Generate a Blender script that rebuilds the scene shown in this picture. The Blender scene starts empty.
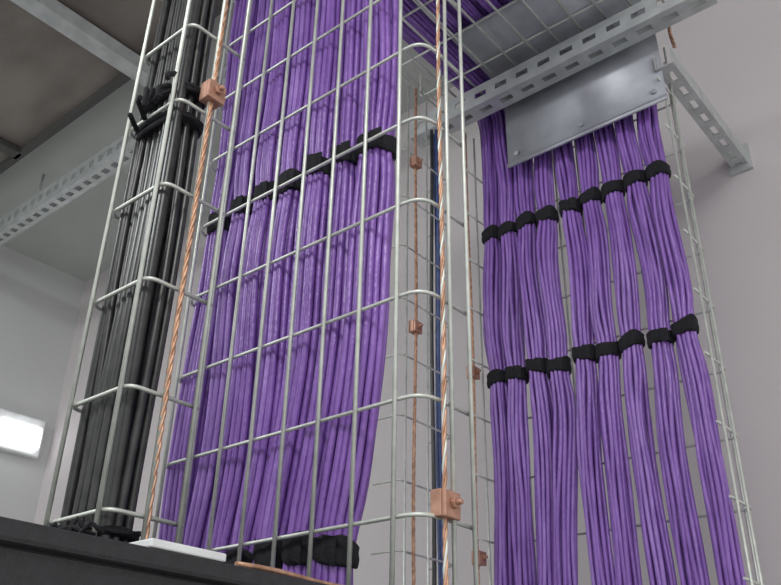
import bpy, math, random
from mathutils import Vector, Matrix
random.seed(7)
ZO=1.75   # eye height; all z below are given relative to eye level

# ------------------------------------------------------------ materials
def mat(name, col, rough=.5, metal=0., col2=None, nscale=20., bump=0., bscale=200., stretch=(1,1,1), emit=None, spec=.5):
    m=bpy.data.materials.new(name); m.use_nodes=True
    nt=m.node_tree; b=nt.nodes['Principled BSDF']
    b.inputs['Roughness'].default_value=rough; b.inputs['Metallic'].default_value=metal
    b.inputs['Specular IOR Level'].default_value=spec
    tc=nt.nodes.new('ShaderNodeTexCoord'); mp=nt.nodes.new('ShaderNodeMapping')
    mp.inputs['Scale'].default_value=stretch
    nt.links.new(tc.outputs['Object'],mp.inputs['Vector'])
    n=nt.nodes.new('ShaderNodeTexNoise'); n.inputs['Scale'].default_value=nscale; n.inputs['Detail'].default_value=4
    nt.links.new(mp.outputs[0],n.inputs['Vector'])
    r=nt.nodes.new('ShaderNodeValToRGB')
    r.color_ramp.elements[0].position=.35; r.color_ramp.elements[1].position=.65
    c2=col2 if col2 else tuple(c*.85 for c in col)
    r.color_ramp.elements[0].color=(*c2,1); r.color_ramp.elements[1].color=(*col,1)
    nt.links.new(n.outputs['Fac'],r.inputs['Fac']); nt.links.new(r.outputs['Color'],b.inputs['Base Color'])
    if bump:
        n2=nt.nodes.new('ShaderNodeTexNoise'); n2.inputs['Scale'].default_value=bscale
        nt.links.new(mp.outputs[0],n2.inputs['Vector'])
        bp=nt.nodes.new('ShaderNodeBump'); bp.inputs['Strength'].default_value=bump; bp.inputs['Distance'].default_value=.002
        nt.links.new(n2.outputs['Fac'],bp.inputs['Height']); nt.links.new(bp.outputs[0],b.inputs['Normal'])
    if emit:
        b.inputs['Emission Color'].default_value=(*emit[0],1); b.inputs['Emission Strength'].default_value=emit[1]
    return m
M_zinc=mat('galvanized_wire',(.74,.76,.70),.42,.45,(.60,.63,.57),60)
M_zincd=mat('galvanized_sheet',(.50,.51,.56),.48,.55,(.38,.39,.43),14,.12,60)
M_strut=mat('galvanized_strut',(.60,.62,.62),.45,.4,(.48,.50,.50),25)
M_purple=mat('purple_cable_jacket',(.285,.135,.50),.32,0,(.205,.088,.385),34,.5,320,(1,1,.5),spec=.6)
M_purple2=mat('purple_cable_jacket_worn',(.33,.175,.55),.36,0,(.235,.115,.43),50,.5,300,(1,1,.5),spec=.6)
M_black=mat('black_cable_jacket',(.042,.042,.042),.33,0,(.022,.022,.022),60)
M_blue=mat('blue_cable_jacket',(.06,.10,.26),.45,0,(.03,.05,.16),60)
M_velcro=mat('black_velcro',(.013,.012,.017),.9,0,(.006,.006,.008),300,.6,700)
M_copper=mat('copper',(.70,.42,.28),.45,.55,(.40,.22,.14),90)
M_cblock=mat('copper_clamp_metal',(.60,.34,.25),.5,.5,(.43,.23,.16),60)
M_wallb=mat('painted_wall_back',(.62,.575,.58),.75,0,(.595,.55,.555),3,.05,120)
M_walll=mat('painted_wall_left',(.63,.645,.63),.75,0,(.60,.615,.60),3,.05,120)
M_ceil=mat('ceiling_paint',(.52,.54,.52),.8,0,(.48,.50,.48),4)
M_floor=mat('floor_vinyl',(.35,.35,.34),.5,0,(.30,.30,.30),8)
M_brown=mat('grey_brown_board',(.27,.24,.215),.7,0,(.18,.158,.14),4,.3,40,(1,2,1))
M_dark=mat('dark_rail',(.08,.078,.075),.6)
M_rack=mat('black_powder_coat',(.026,.025,.028),.5,0,(.019,.019,.021),200,.3,900)
M_white=mat('white_plastic',(.8,.81,.81),.4)
M_lamp=mat('lamp_diffuser',(.9,.9,.9),.4,0,None,10,0,200,(1,1,1),((.94,.98,1),3.0))

# ------------------------------------------------------------ mesh helper
class MB:
    def __init__(s): s.v=[]; s.f=[]; s.m=[]
    def tube(s,pts,r,n=8,mi=0,cap=True):
        pts=[Vector(p) for p in pts]; N=len(pts); base=len(s.v)
        t=(pts[1]-pts[0]).normalized()
        ref=Vector((1,0,0)) if abs(t.x)<.8 else Vector((0,1,0))
        u=(ref-t*ref.dot(t)).normalized()
        for i,p in enumerate(pts):
            if i==0: t=(pts[1]-pts[0])
            elif i==N-1: t=(pts[-1]-pts[-2])
            else: t=(pts[i+1]-pts[i]).normalized()+(pts[i]-pts[i-1]).normalized()
            t.normalize(); u=(u-t*u.dot(t)).normalized(); w=t.cross(u)
            for k in range(n):
                a=2*math.pi*k/n; q=p+u*(r*math.cos(a))+w*(r*math.sin(a)); s.v.append((q.x,q.y,q.z+ZO))
        for i in range(N-1):
            for k in range(n):
                a=base+i*n+k; b=base+i*n+(k+1)%n
                s.f.append((a,b,b+n,a+n)); s.m.append(mi)
        if cap:
            s.f.append(tuple(base+k for k in range(n))[::-1]); s.m.append(mi)
            s.f.append(tuple(base+(N-1)*n+k for k in range(n))); s.m.append(mi)
    def box(s,x0,x1,y0,y1,z0,z1,mi=0):
        b=len(s.v)
        for z in (z0,z1):
            for p in ((x0,y0),(x1,y0),(x1,y1),(x0,y1)): s.v.append((p[0],p[1],z+ZO))
        for f in ((3,2,1,0),(4,5,6,7),(0,1,5,4),(1,2,6,5),(2,3,7,6),(3,0,4,7)):
            s.f.append(tuple(b+i for i in f)); s.m.append(mi)
    def prism(s,pts,d,mi=0):
        b=len(s.v); n=len(pts); d=Vector(d)
        for p in pts: s.v.append((p[0],p[1],p[2]+ZO))
        for p in pts: s.v.append((p[0]+d.x,p[1]+d.y,p[2]+d.z+ZO))
        s.f.append(tuple(range(b+n-1,b-1,-1))); s.m.append(mi)
        s.f.append(tuple(range(b+n,b+2*n))); s.m.append(mi)
        for i in range(n):
            j=(i+1)%n; s.f.append((b+i,b+j,b+n+j,b+n+i)); s.m.append(mi)
    def strap(s,cx,cy,cz,hw,hd,h,tilt=0.,mi=0):
        n=24; prof=[(-.5,0.),(-.42,.0016),(-.1,.0028),(.2,.0018),(.45,.0026),(.5,0.)]
        b=len(s.v); ph=random.uniform(0,6)
        for (pz,bul) in prof:
            for k in range(n):
                a=2*math.pi*k/n; c=math.cos(a); d=math.sin(a)
                x=math.copysign(abs(c)**.8,c)*(hw+bul); y=math.copysign(abs(d)**.8,d)*(hd+bul)
                s.v.append((cx+x,cy+y,cz+pz*h*(1+.15*math.sin(2*a+ph))+tilt*x+.0018*math.sin(3*a+ph)+ZO))
        for i in range(len(prof)-1):
            for k in range(n):
                a0=b+i*n+k; b0=b+i*n+(k+1)%n
                s.f.append((a0,b0,b0+n,a0+n)); s.m.append(mi)
        s.f.append(tuple(b+k for k in range(n))[::-1]); s.m.append(mi)
        s.f.append(tuple(b+(len(prof)-1)*n+k for k in range(n))); s.m.append(mi)
    def obj(s,name,mats,parent=None,smooth=True,bevel=0):
        me=bpy.data.meshes.new(name); me.from_pydata(s.v,[],s.f); 
        for m in mats: me.materials.append(m)
        for p,mi in zip(me.polygons,s.m):
            p.material_index=mi; p.use_smooth=smooth and len(p.vertices)==4
        me.update(); o=bpy.data.objects.new(name,me); bpy.context.scene.collection.objects.link(o)
        if parent: o.parent=parent
        if bevel:
            md=o.modifiers.new('bevel','BEVEL'); md.width=bevel; md.segments=2; md.limit_method='ANGLE'
        return o
def empty(name):
    e=bpy.data.objects.new(name,None); bpy.context.scene.collection.objects.link(e); e.empty_display_size=.05; return e

# ------------------------------------------------------------ room shell
BW=1.60; LW=-3.07; CE=1.75; RX=2.6; FY=-3.0
def wall(name,m,*a):
    b=MB(); b.box(*a); return b.obj(name,[m],smooth=False)
wall('wall_back',M_wallb,LW-.1,RX,BW,BW+.1,-ZO,CE)
wall('wall_left',M_walll,LW-.1,LW,FY,BW,-ZO,CE)
wall('floor',M_floor,LW-.1,RX,FY,BW+.1,-ZO-.1,-ZO)
wall('ceiling',M_ceil,LW-.1,RX,FY,BW+.1,CE,CE+.1)

# ------------------------------------------------------------ wire mesh trays
def arc_corner(a,b,c,r,n=5):
    a,b,c=Vector(a),Vector(b),Vector(c)
    p=b+(a-b).normalized()*r; q=b+(c-b).normalized()*r
    out=[]
    for i in range(n+1):
        t=i/n; out.append(p*(1-t)**2+b*2*t*(1-t)+q*t*t)
    return out
def u_rung(P,r=.012):
    return [P[0]]+arc_corner(P[0],P[1],P[2],r)+arc_corner(P[1],P[2],P[3],r)+[P[3]]
def vtray(name,x0,x1,yf,depth,nface,z0,z1,rz0,dz,flange_fr=(.5,1.),r=.0023,ext=.006,xin=.012,cr=.012,xinr=None):
    """vertical basket tray; base of the basket in plane y=yf, flanges reach yf+depth"""
    e=empty(name); sg=1 if depth>0 else -1
    b=MB(); z=rz0
    while z<z1-.01:
        if z>z0+.005:
            P=[(x0,yf+depth+sg*ext,z),(x0,yf,z),(x1,yf,z),(x1,yf+depth+sg*ext,z)]
            b.tube(u_rung(P,cr),r*.93,8)
        z+=dz
    b.obj('cross_wires',[M_zinc],e)
    b=MB(); xr=xinr if xinr is not None else xin
    for i in range(nface):
        x=x0+xin+(x1-x0-xin-xr)*i/(nface-1)
        b.tube([(x,yf-sg*2*r*.9,z0),(x,yf-sg*2*r*.9,(z0+z1)/2),(x,yf-sg*2*r*.9,z1)],r,8)
    for f in flange_fr:
        for x,s in ((x0,-1),(x1,1)):
            b.tube([(x+s*2*r*.9,yf+depth*f,z0),(x+s*2*r*.9,yf+depth*f,z1)],r,8)
    b.obj('long_wires',[M_zinc],e)
    return e
RZ=.401
vtray('wire_mesh_cable_tray',-.842,-.449,.58,.072,8,.108,1.20,RZ-.33+.11,.11,(.55,1.),xin=.014,xinr=.030,cr=.024)
vtray('wire_mesh_cable_tray',-.726,-.630,.39,.070,2,.108,1.74,.392-.22,.11,(.5,1.),xin=.008)
vtray('wire_mesh_cable_tray',-.828,-.392,1.295,-.075,9,-1.74,1.20,-1.66,.11,(.45,1.),r=.0022,ext=.014)

# horizontal tray above
e=empty('wire_mesh_cable_tray')
b=MB(); y=.72
while y<1.24:
    P=[(-.872,y,1.245+.07),(-.872,y,1.245),(-.34,y,1.245),(-.34,y,1.245+.07)]
    b.tube(u_rung(P),.0024,8); y+=.1
b.obj('cross_wires',[M_zinc],e)
b=MB()
for i in range(11):
    x=-.86+i*.0508
    b.tube([(x,.69,1.240),(x,1.215,1.240)],.0024,8)
for z in (1.28,1.315):
    for x in (-.877,-.335): b.tube([(x,.69,z),(x,1.215,z)],.0024,8)
b.obj('long_wires',[M_zinc],e)

# narrow side tray with blue cables, beyond
e=empty('wire_mesh_cable_tray'); b=MB()
z=-1.6
while z<1.15:
    b.tube(u_rung([(-.90,1.03,z),(-.845,1.03,z),(-.845,1.18,z),(-.90,1.18,z)]),.0018,7); z+=.11
for y in (1.04,1.10,1.17): b.tube([(-.841,y,-1.74),(-.841,y,1.2)],.0020,7)
b.obj('wires',[M_zinc],e)
e=empty('blue_cable_bundle'); b=MB()
for k in range(3):
    x=-.862+.009*(k%2); y=1.142+.008*k
    b.tube([(x+.004*math.sin(i*.7+k),y+.004*math.cos(i*.5+k),-1.74+i*.1) for i in range(30)],.0038,7,0 if k else 1)
b.obj('cables',[M_blue,M_black],e)

# ------------------------------------------------------------ purple cables
def sm(t): t=max(0,min(1,t)); return t*t*(3-2*t)
def bundle(parent,idx,cx,cy,zs,bands,top,rows=(3,4,5,4,3),r=.0038,pinch=.16,strap_h=.018,wob=.003,tilt=(-.25,-.05),amx=1.):
    b=MB(); ph=random.uniform(0,6.28); ph2=random.uniform(0,6.28); tw=random.uniform(-.5,.5)
    def centre(z):
        fr=1-max(math.exp(-((z-zb)/.06)**2) for zb in bands)
        return cx(z)+wob*fr*math.sin(z*9+ph), cy+.003*fr*math.sin(z*10+ph2)
    for ri,n in enumerate(rows):
        for k in range(n):
            ox=(k-(n-1)/2)*r*2.02+random.uniform(-.0006,.0006); oy=(ri-(len(rows)-1)/2)*r*1.72+random.uniform(-.0008,.0008)
            p1,p2,p3=[random.uniform(0,6.28) for _ in range(3)]; am=random.uniform(.0008,.0026)*amx; fq=random.uniform(9,20)
            pts=[]
            for z in zs:
                g=max(math.exp(-((z-zb)/.035)**2) for zb in bands)
                s=1.10-pinch*g
                x0,y0=centre(z)
                a=tw*math.sin(z*5+ph)*.35
                px=ox*math.cos(a)-oy*math.sin(a); py=ox*math.sin(a)+oy*math.cos(a)
                wv=am*math.sin(z*fq+p1)+am*.4*math.sin(z*fq*2.1+p3)
                pts.append((x0+px*s+wv*(1-g),y0+py*s+am*.8*math.sin(z*fq*.8+p2)*(1-g),z))
            pts+=top(pts[-1],ox,oy)
            b.tube(pts,r*random.uniform(.95,1.05),8,mi=0 if random.random()<.7 else 1)
    b.obj('cables_%d'%(idx+1),[M_purple,M_purple2],parent)
    b=MB(); W=(max(rows)*r+.0006)*.97; D=(len(rows)*r*.86+.001)
    for zb in bands:
        zz=zb+random.uniform(-.004,.006); x0,y0=centre(zz); t=random.uniform(*tilt)
        b.strap(x0,y0,zz,W,D,strap_h*random.uniform(.85,1.1),t)
        tx=x0+random.uniform(-.1,.35)*W; h=strap_h*.5
        q=[(tx,y0-D-.0005,zz-h*.9),(tx+W*.75,y0-D*.8-.003,zz-h*1.1+t*.02),(tx+W*.85,y0-D*.8-.006,zz+h*.6),(tx,y0-D-.0005,zz+h*.95)]
        b.prism(q,(0,-.0022,0))
    b.obj('velcro_straps_%d'%(idx+1),[M_velcro],parent,bevel=.0008)
P=empty('purple_cable_bundle')
zsL=[.108+i*.0212 for i in range(52)]
for i in range(7):
    xt=-.816+i*.0462; xb=-.826+i*.0405
    f=lambda z,xt=xt,xb=xb: xb+(xt-xb)*sm((z-.10)/.33)
    def topL(p,ox,oy):
        out=[]; R=.085-oy
        for k in range(1,9):
            a=math.pi/2*k/8; out.append((p[0],p[1]+R*(1-math.cos(a)),p[2]+R*math.sin(a)))
        out.append((p[0],.80,p[2]+R)); return out
    rows=(4,5,6,5,4) if i==6 else ((3,4,5,5,4) if i%2 else (4,5,5,4,3))
    bundle(P,i,f,.607,zsL,(.632+.003*(i%3),.168),topL,strap_h=.027,rows=rows,r=.0039,amx=.6)
P=empty('purple_cable_bundle')
zsR=[-1.70+i*.0278 for i in range(105)]
xsR=[-.796,-.757,-.714,-.668,-.616,-.573,-.527,-.482,-.438]
xmR=[-.797,-.757,-.712,-.670,-.617,-.573,-.529,-.479,-.436]
xbR=[-.804,-.768,-.716,-.684,-.624,-.588,-.530,-.480,-.424]
for i in range(9):
    xt=xsR[i]; xb=xbR[i]; xm=xmR[i]
    f=lambda z,xt=xt,xb=xb,xm=xm: xt+(xm-xt)*sm((.92-z)/.3)+(xb-xm)*sm((.60-z)/.35)
    def topR(p,ox,oy):
        out=[]; R=.085+oy
        for k in range(1,9):
            a=math.pi/2*k/8; out.append((p[0],p[1]-R*(1-math.cos(a)),p[2]+R*math.sin(a)))
        out.append((p[0],1.0,p[2]+R+.002*math.sin(ox*900))); out.append((p[0]+.004*math.sin(ox*700),.82,p[2]+R)); return out
    bundle(P,i,f,1.262,zsR,(.925+.004*(i%2),.612-.004*(i%2),-.2),topR,strap_h=.026,r=.0038,rows=(3,4,5,4,3),wob=.0055,tilt=(-.15,.25),amx=1.1)

# black cables in narrow tray
P=empty('black_cable_bundle'); b=MB()
for k in range(22):
    x=-.716+.0115*(k%7)+random.uniform(-.002,.002); y=.402+.012*(k//7)
    p1=random.uniform(0,6.28); rr=random.uniform(.0036,.0058)
    b.tube([(x+.003*math.sin(i*.35+p1),y+.002*math.sin(i*.3+p1*2),.108+i*.034) for i in range(49)],rr,8)
b.obj('cables',[M_black],P)
b=MB()
for z in (.155,.60,.64,1.05): 
    b.strap(-.682,.416,z,.044,.023,.006,.05)
    b.strap(-.682,.416,z+.007,.045,.024,.004,-.08)
for k in range(11):
    x=-.735+k*.011; b.tube([(x,.386,.150),(x-.004,.376,.152+.006*(k%3)),(x-.012,.372,.148+.008*(k%2)),(x-.018,.371,.143+.004*(k%3))],.0022,6)
for k in range(6):
    x=-.70+k*.012; b.tube([(x,.388,.60+.01*k),(x+.006,.372,.61+.012*(k%3)),(x+.016,.368,.60+.02*(k%2))],.003,6)
b.obj('cable_ties',[M_velcro],P)

# ------------------------------------------------------------ copper earth wires + clamps
def helix(x,y,z0,z1,r,pitch,ph,wx=.0018,lean=0.):
    n=int((z1-z0)/pitch*8); out=[]
    for i in range(n+1):
        z=z0+(z1-z0)*i/n; a=ph+2*math.pi*(z-z0)/pitch
        dx=wx*math.sin(z*9+x*5); dy=wx*math.cos(z*7)
        out.append((x+dx+r*math.cos(a),y+dy+r*math.sin(a),z))
    return out
def ground_wire(x,y,z0,z1,r,clamps,size=1.,steel=False):
    e=empty('copper_ground_wire'); b=MB()
    for k in range(3):
        b.tube(helix(x,y,z0,z1,r*.6,.045,k*2.094),r*.62,6,mi=1 if (steel and k==0) else 0)
    b.obj('strands',[M_copper,M_zinc],e)
    b=MB()
    for zc in clamps:
        s=size
        b.box(x-.010*s,x+.004*s,y-.012*s,y+.012*s,zc-.014*s,zc+.014*s)
        b.box(x+.005*s,x+.010*s,y-.013*s,y+.013*s,zc-.015*s,zc+.012*s)
        hexp=[(x+.010*s,y+.0065*s*math.cos(k*math.pi/3),zc+.0065*s*math.sin(k*math.pi/3)) for k in range(6)]
        b.prism(hexp,(.005*s,0,0))
        b.tube([(x+.014*s,y,zc),(x+.021*s,y,zc)],.0032*s,8)
    if clamps: b.obj('clamps',[M_cblock],e,smooth=False,bevel=.0012)
ground_wire(-.624,.426,.108,1.74,.0024,(.638,),size=.9)
ground_wire(-.444,.606,.108,1.20,.0022,(.192,),steel=True,size=.88)
ground_wire(-.833,1.055,-1.74,1.2,.0026,(1.013,.655),size=.8)
ground_wire(-.836,1.235,-1.74,1.2,.0022,(.63,.29),size=.85)

# ------------------------------------------------------------ struts and plates
def slotted(b,o,L,w,t,ul,uw,un,slot=.028,sw=.013,pitch=.05):
    o,ul,uw,un=map(Vector,(o,ul,uw,un))
    def blk(l0,l1,w0,w1):
        q=[o+ul*l0+uw*w0,o+ul*l1+uw*w0,o+ul*l1+uw*w1,o+ul*l0+uw*w1]; b.prism([tuple(p) for p in q],tuple(un*t))
    blk(0,L,0,(w-sw)/2); blk(0,L,(w+sw)/2,w)
    l=0.
    while l<L-1e-4:
        e=min(l+pitch-slot,L); blk(l,e,(w-sw)/2,(w+sw)/2); l+=pitch
b=MB(); x0=-.925; L=.665
slotted(b,(x0,1.150,1.176),L,.042,.0025,(1,0,0),(0,1,0),(0,0,1))
slotted(b,(x0,1.150,1.1785),L,.045,.0025,(1,0,0),(0,0,1),(0,1,0))
b.box(x0,x0+L,1.1895,1.192,1.1785,1.2235)
b.box(x0,x0+L,1.150,1.160,1.2235,1.2260); b.box(x0,x0+L,1.182,1.192,1.2235,1.2260)
b.obj('strut_channel',[M_strut],smooth=False)
# drop-out plate: lies on the tray bottom, rolls over and hangs down in front of the drop
prof=[(1.02,1.2495),(1.15,1.2495)]
for k in range(1,9):
    a=math.pi/2*k/8; prof.append((1.15+.068*math.sin(a),1.1815+.068*math.cos(a)))
prof.append((1.218,1.042))
b=MB(); n=len(prof)
for x in (-.722,-.385):
    for y,z in prof: b.v.append((x,y,z+ZO))
for i in range(n-1):
    b.f.append((i,i+1,n+i+1,n+i)); b.m.append(0)
b.box(-.722,-.385,1.2145,1.218,1.042,1.050)
for x in (-.70,-.555,-.405): b.tube([(x,1.2168,1.068),(x,1.2135,1.068)],.004,10)
o=b.obj('cable_drop_out_plate',[M_zincd]); md=o.modifiers.new('thick','SOLIDIFY'); md.thickness=.0018; md.offset=0
# wall bracket arm to the back wall
b=MB()
slotted(b,(-.395,1.21,1.110),.39,.034,.0025,(0,1,0),(1,0,0),(0,0,1))
b.box(-.395,-.3925,1.21,1.598,1.1125,1.145); b.box(-.3635,-.361,1.21,1.598,1.1125,1.145)
b.box(-.402,-.354,1.592,1.5995,1.095,1.16)
b.obj('wall_bracket_arm',[M_strut],smooth=False)
# flexible copper bond near right flange
e=empty('copper_ground_wire'); b=MB()
for k in range(3):
    pts=[]
    for i in range(60):
        t=i/59; a=k*2.094+t*60
        pts.append((-.345+.02*math.sin(t*5)+.002*math.cos(a),1.13+.12*t,1.30-.13*t+.02*math.sin(t*9)+.002*math.sin(a)))
    b.tube(pts,.0018,6)
b.obj('strands',[M_copper],e)

# far left strut and ceiling structure
b=MB()
slotted(b,(-3.06,1.045,1.570),2.3,.050,.003,(1,0,0),(0,1,0),(0,0,1),.026,.020,.050)
slotted(b,(-3.06,1.045,1.573),2.3,.065,.003,(1,0,0),(0,0,1),(0,1,0),.026,.024,.050)
b.box(-3.06,-.76,1.092,1.095,1.573,1.638)
b.obj('strut_channel',[M_strut],smooth=False)
e=empty('ceiling_board')
b=MB()
for i in range(3): b.box(-3.05+i*.66,-2.41+i*.66,.20,.93,1.715,1.735)
b.obj('boards',[M_brown],e,smooth=False)
b=MB()
for i in range(4): b.box(-3.07+i*.66,-3.03+i*.66,.20,.93,1.69,1.712)
b.box(-3.05,-1.1,.92,.94,1.69,1.74)
b.obj('battens',[M_dark],e,smooth=False)
b=MB(); b.box(-1.69,-1.64,-.2,1.04,1.60,1.603); b.box(-1.69,-1.687,-.2,1.04,1.603,1.64); b.box(-1.643,-1.64,-.2,1.04,1.603,1.64)
b.obj('steel_rail',[M_strut],smooth=False)
b=MB()
for x,y in ((-1.665,.0),(-1.665,1.02),(-2.5,1.07),(-1.2,1.07)): b.tube([(x,y,1.604 if x==-1.665 else 1.574),(x,y,1.75)],.005,8)
b.obj('threaded_hanger_rod',[M_strut])

# emergency light on left wall
e=empty('emergency_light'); b=MB()
b.box(LW,LW+.035,1.34,1.55,.95,1.10); b.obj('housing',[M_white],e,smooth=False,bevel=.008)
b=MB(); b.box(LW+.035,LW+.065,1.36,1.53,.97,1.06); b.obj('diffuser',[M_lamp],e,smooth=False,bevel=.012)

# ------------------------------------------------------------ equipment rack
e=empty('equipment_rack')
b=MB(); b.box(-1.25,-.458,-.30,.95,-1.70,.096); b.obj('cabinet_body',[M_rack],e,smooth=False,bevel=.004)
b=MB(); b.box(-1.26,-.452,-.31,.96,.094,.107); b.obj('top_panel',[M_rack],e,smooth=False,bevel=.003)
b=MB()
b.box(-.458,-.452,-.28,.93,-1.6,.070); b.obj('side_panel',[M_rack],e,smooth=False,bevel=.002)
b=MB()
for y in (-.25,.90):
    for x in (-1.2,-.51): b.tube([(x,y,-1.75),(x,y,-1.70)],.02,12)
b.obj('feet',[M_dark],e)
b=MB(); b.box(-.485,-.4545,.315,.375,.1075,.113); b.obj('rack_label_plate',[M_white],smooth=False,bevel=.001)
b=MB()
b.tube([(-.462,.39+.02*i,.1095+.001*math.sin(i)) for i in range(7)],.002,8); b.obj('copper_bond_strap',[M_copper])

# ------------------------------------------------------------ lights
def area(name,loc,tgt,size,sy,power,col=(1,1,1)):
    l=bpy.data.lights.new(name,'AREA'); l.shape='RECTANGLE'; l.size=size; l.size_y=sy; l.energy=power; l.color=col
    o=bpy.data.objects.new(name,l); bpy.context.scene.collection.objects.link(o); o.location=loc
    o.rotation_euler=(Vector(tgt)-Vector(loc)).to_track_quat('-Z','Y').to_euler()
area('ceiling_light_a',(.6,-.9,ZO+1.7),(.4,-.3,0),1.2,.6,36,(1,.99,.98))
area('ceiling_light_b',(-2.0,-.9,ZO+1.7),(-1.9,-.5,0),1.2,.6,32,(.95,.98,1))
w=bpy.data.worlds.new('world'); bpy.context.scene.world=w; w.use_nodes=True
w.node_tree.nodes['Background'].inputs[0].default_value=(.95,.97,.98,1); w.node_tree.nodes['Background'].inputs[1].default_value=1.02
bpy.context.scene.view_settings.view_transform='Standard'

# ------------------------------------------------------------ camera
yaw=math.radians(40.2); p=math.radians(28.3); r=.019
F=Vector((-math.sin(yaw)*math.cos(p),math.cos(yaw)*math.cos(p),math.sin(p)))
R=Vector((math.cos(yaw),math.sin(yaw),0)); U=R.cross(F)
R2=R*math.cos(r)+U*math.sin(r); U2=U*math.cos(r)-R*math.sin(r)
cd=bpy.data.cameras.new('camera'); cam=bpy.data.objects.new('camera',cd); bpy.context.scene.collection.objects.link(cam)
cd.sensor_width=36; cd.lens=36*850/781; cd.clip_start=.01
M=Matrix((R2,U2,-F)).transposed().to_4x4(); M.translation=Vector((0,0,ZO)); cam.matrix_world=M
bpy.context.scene.camera=cam
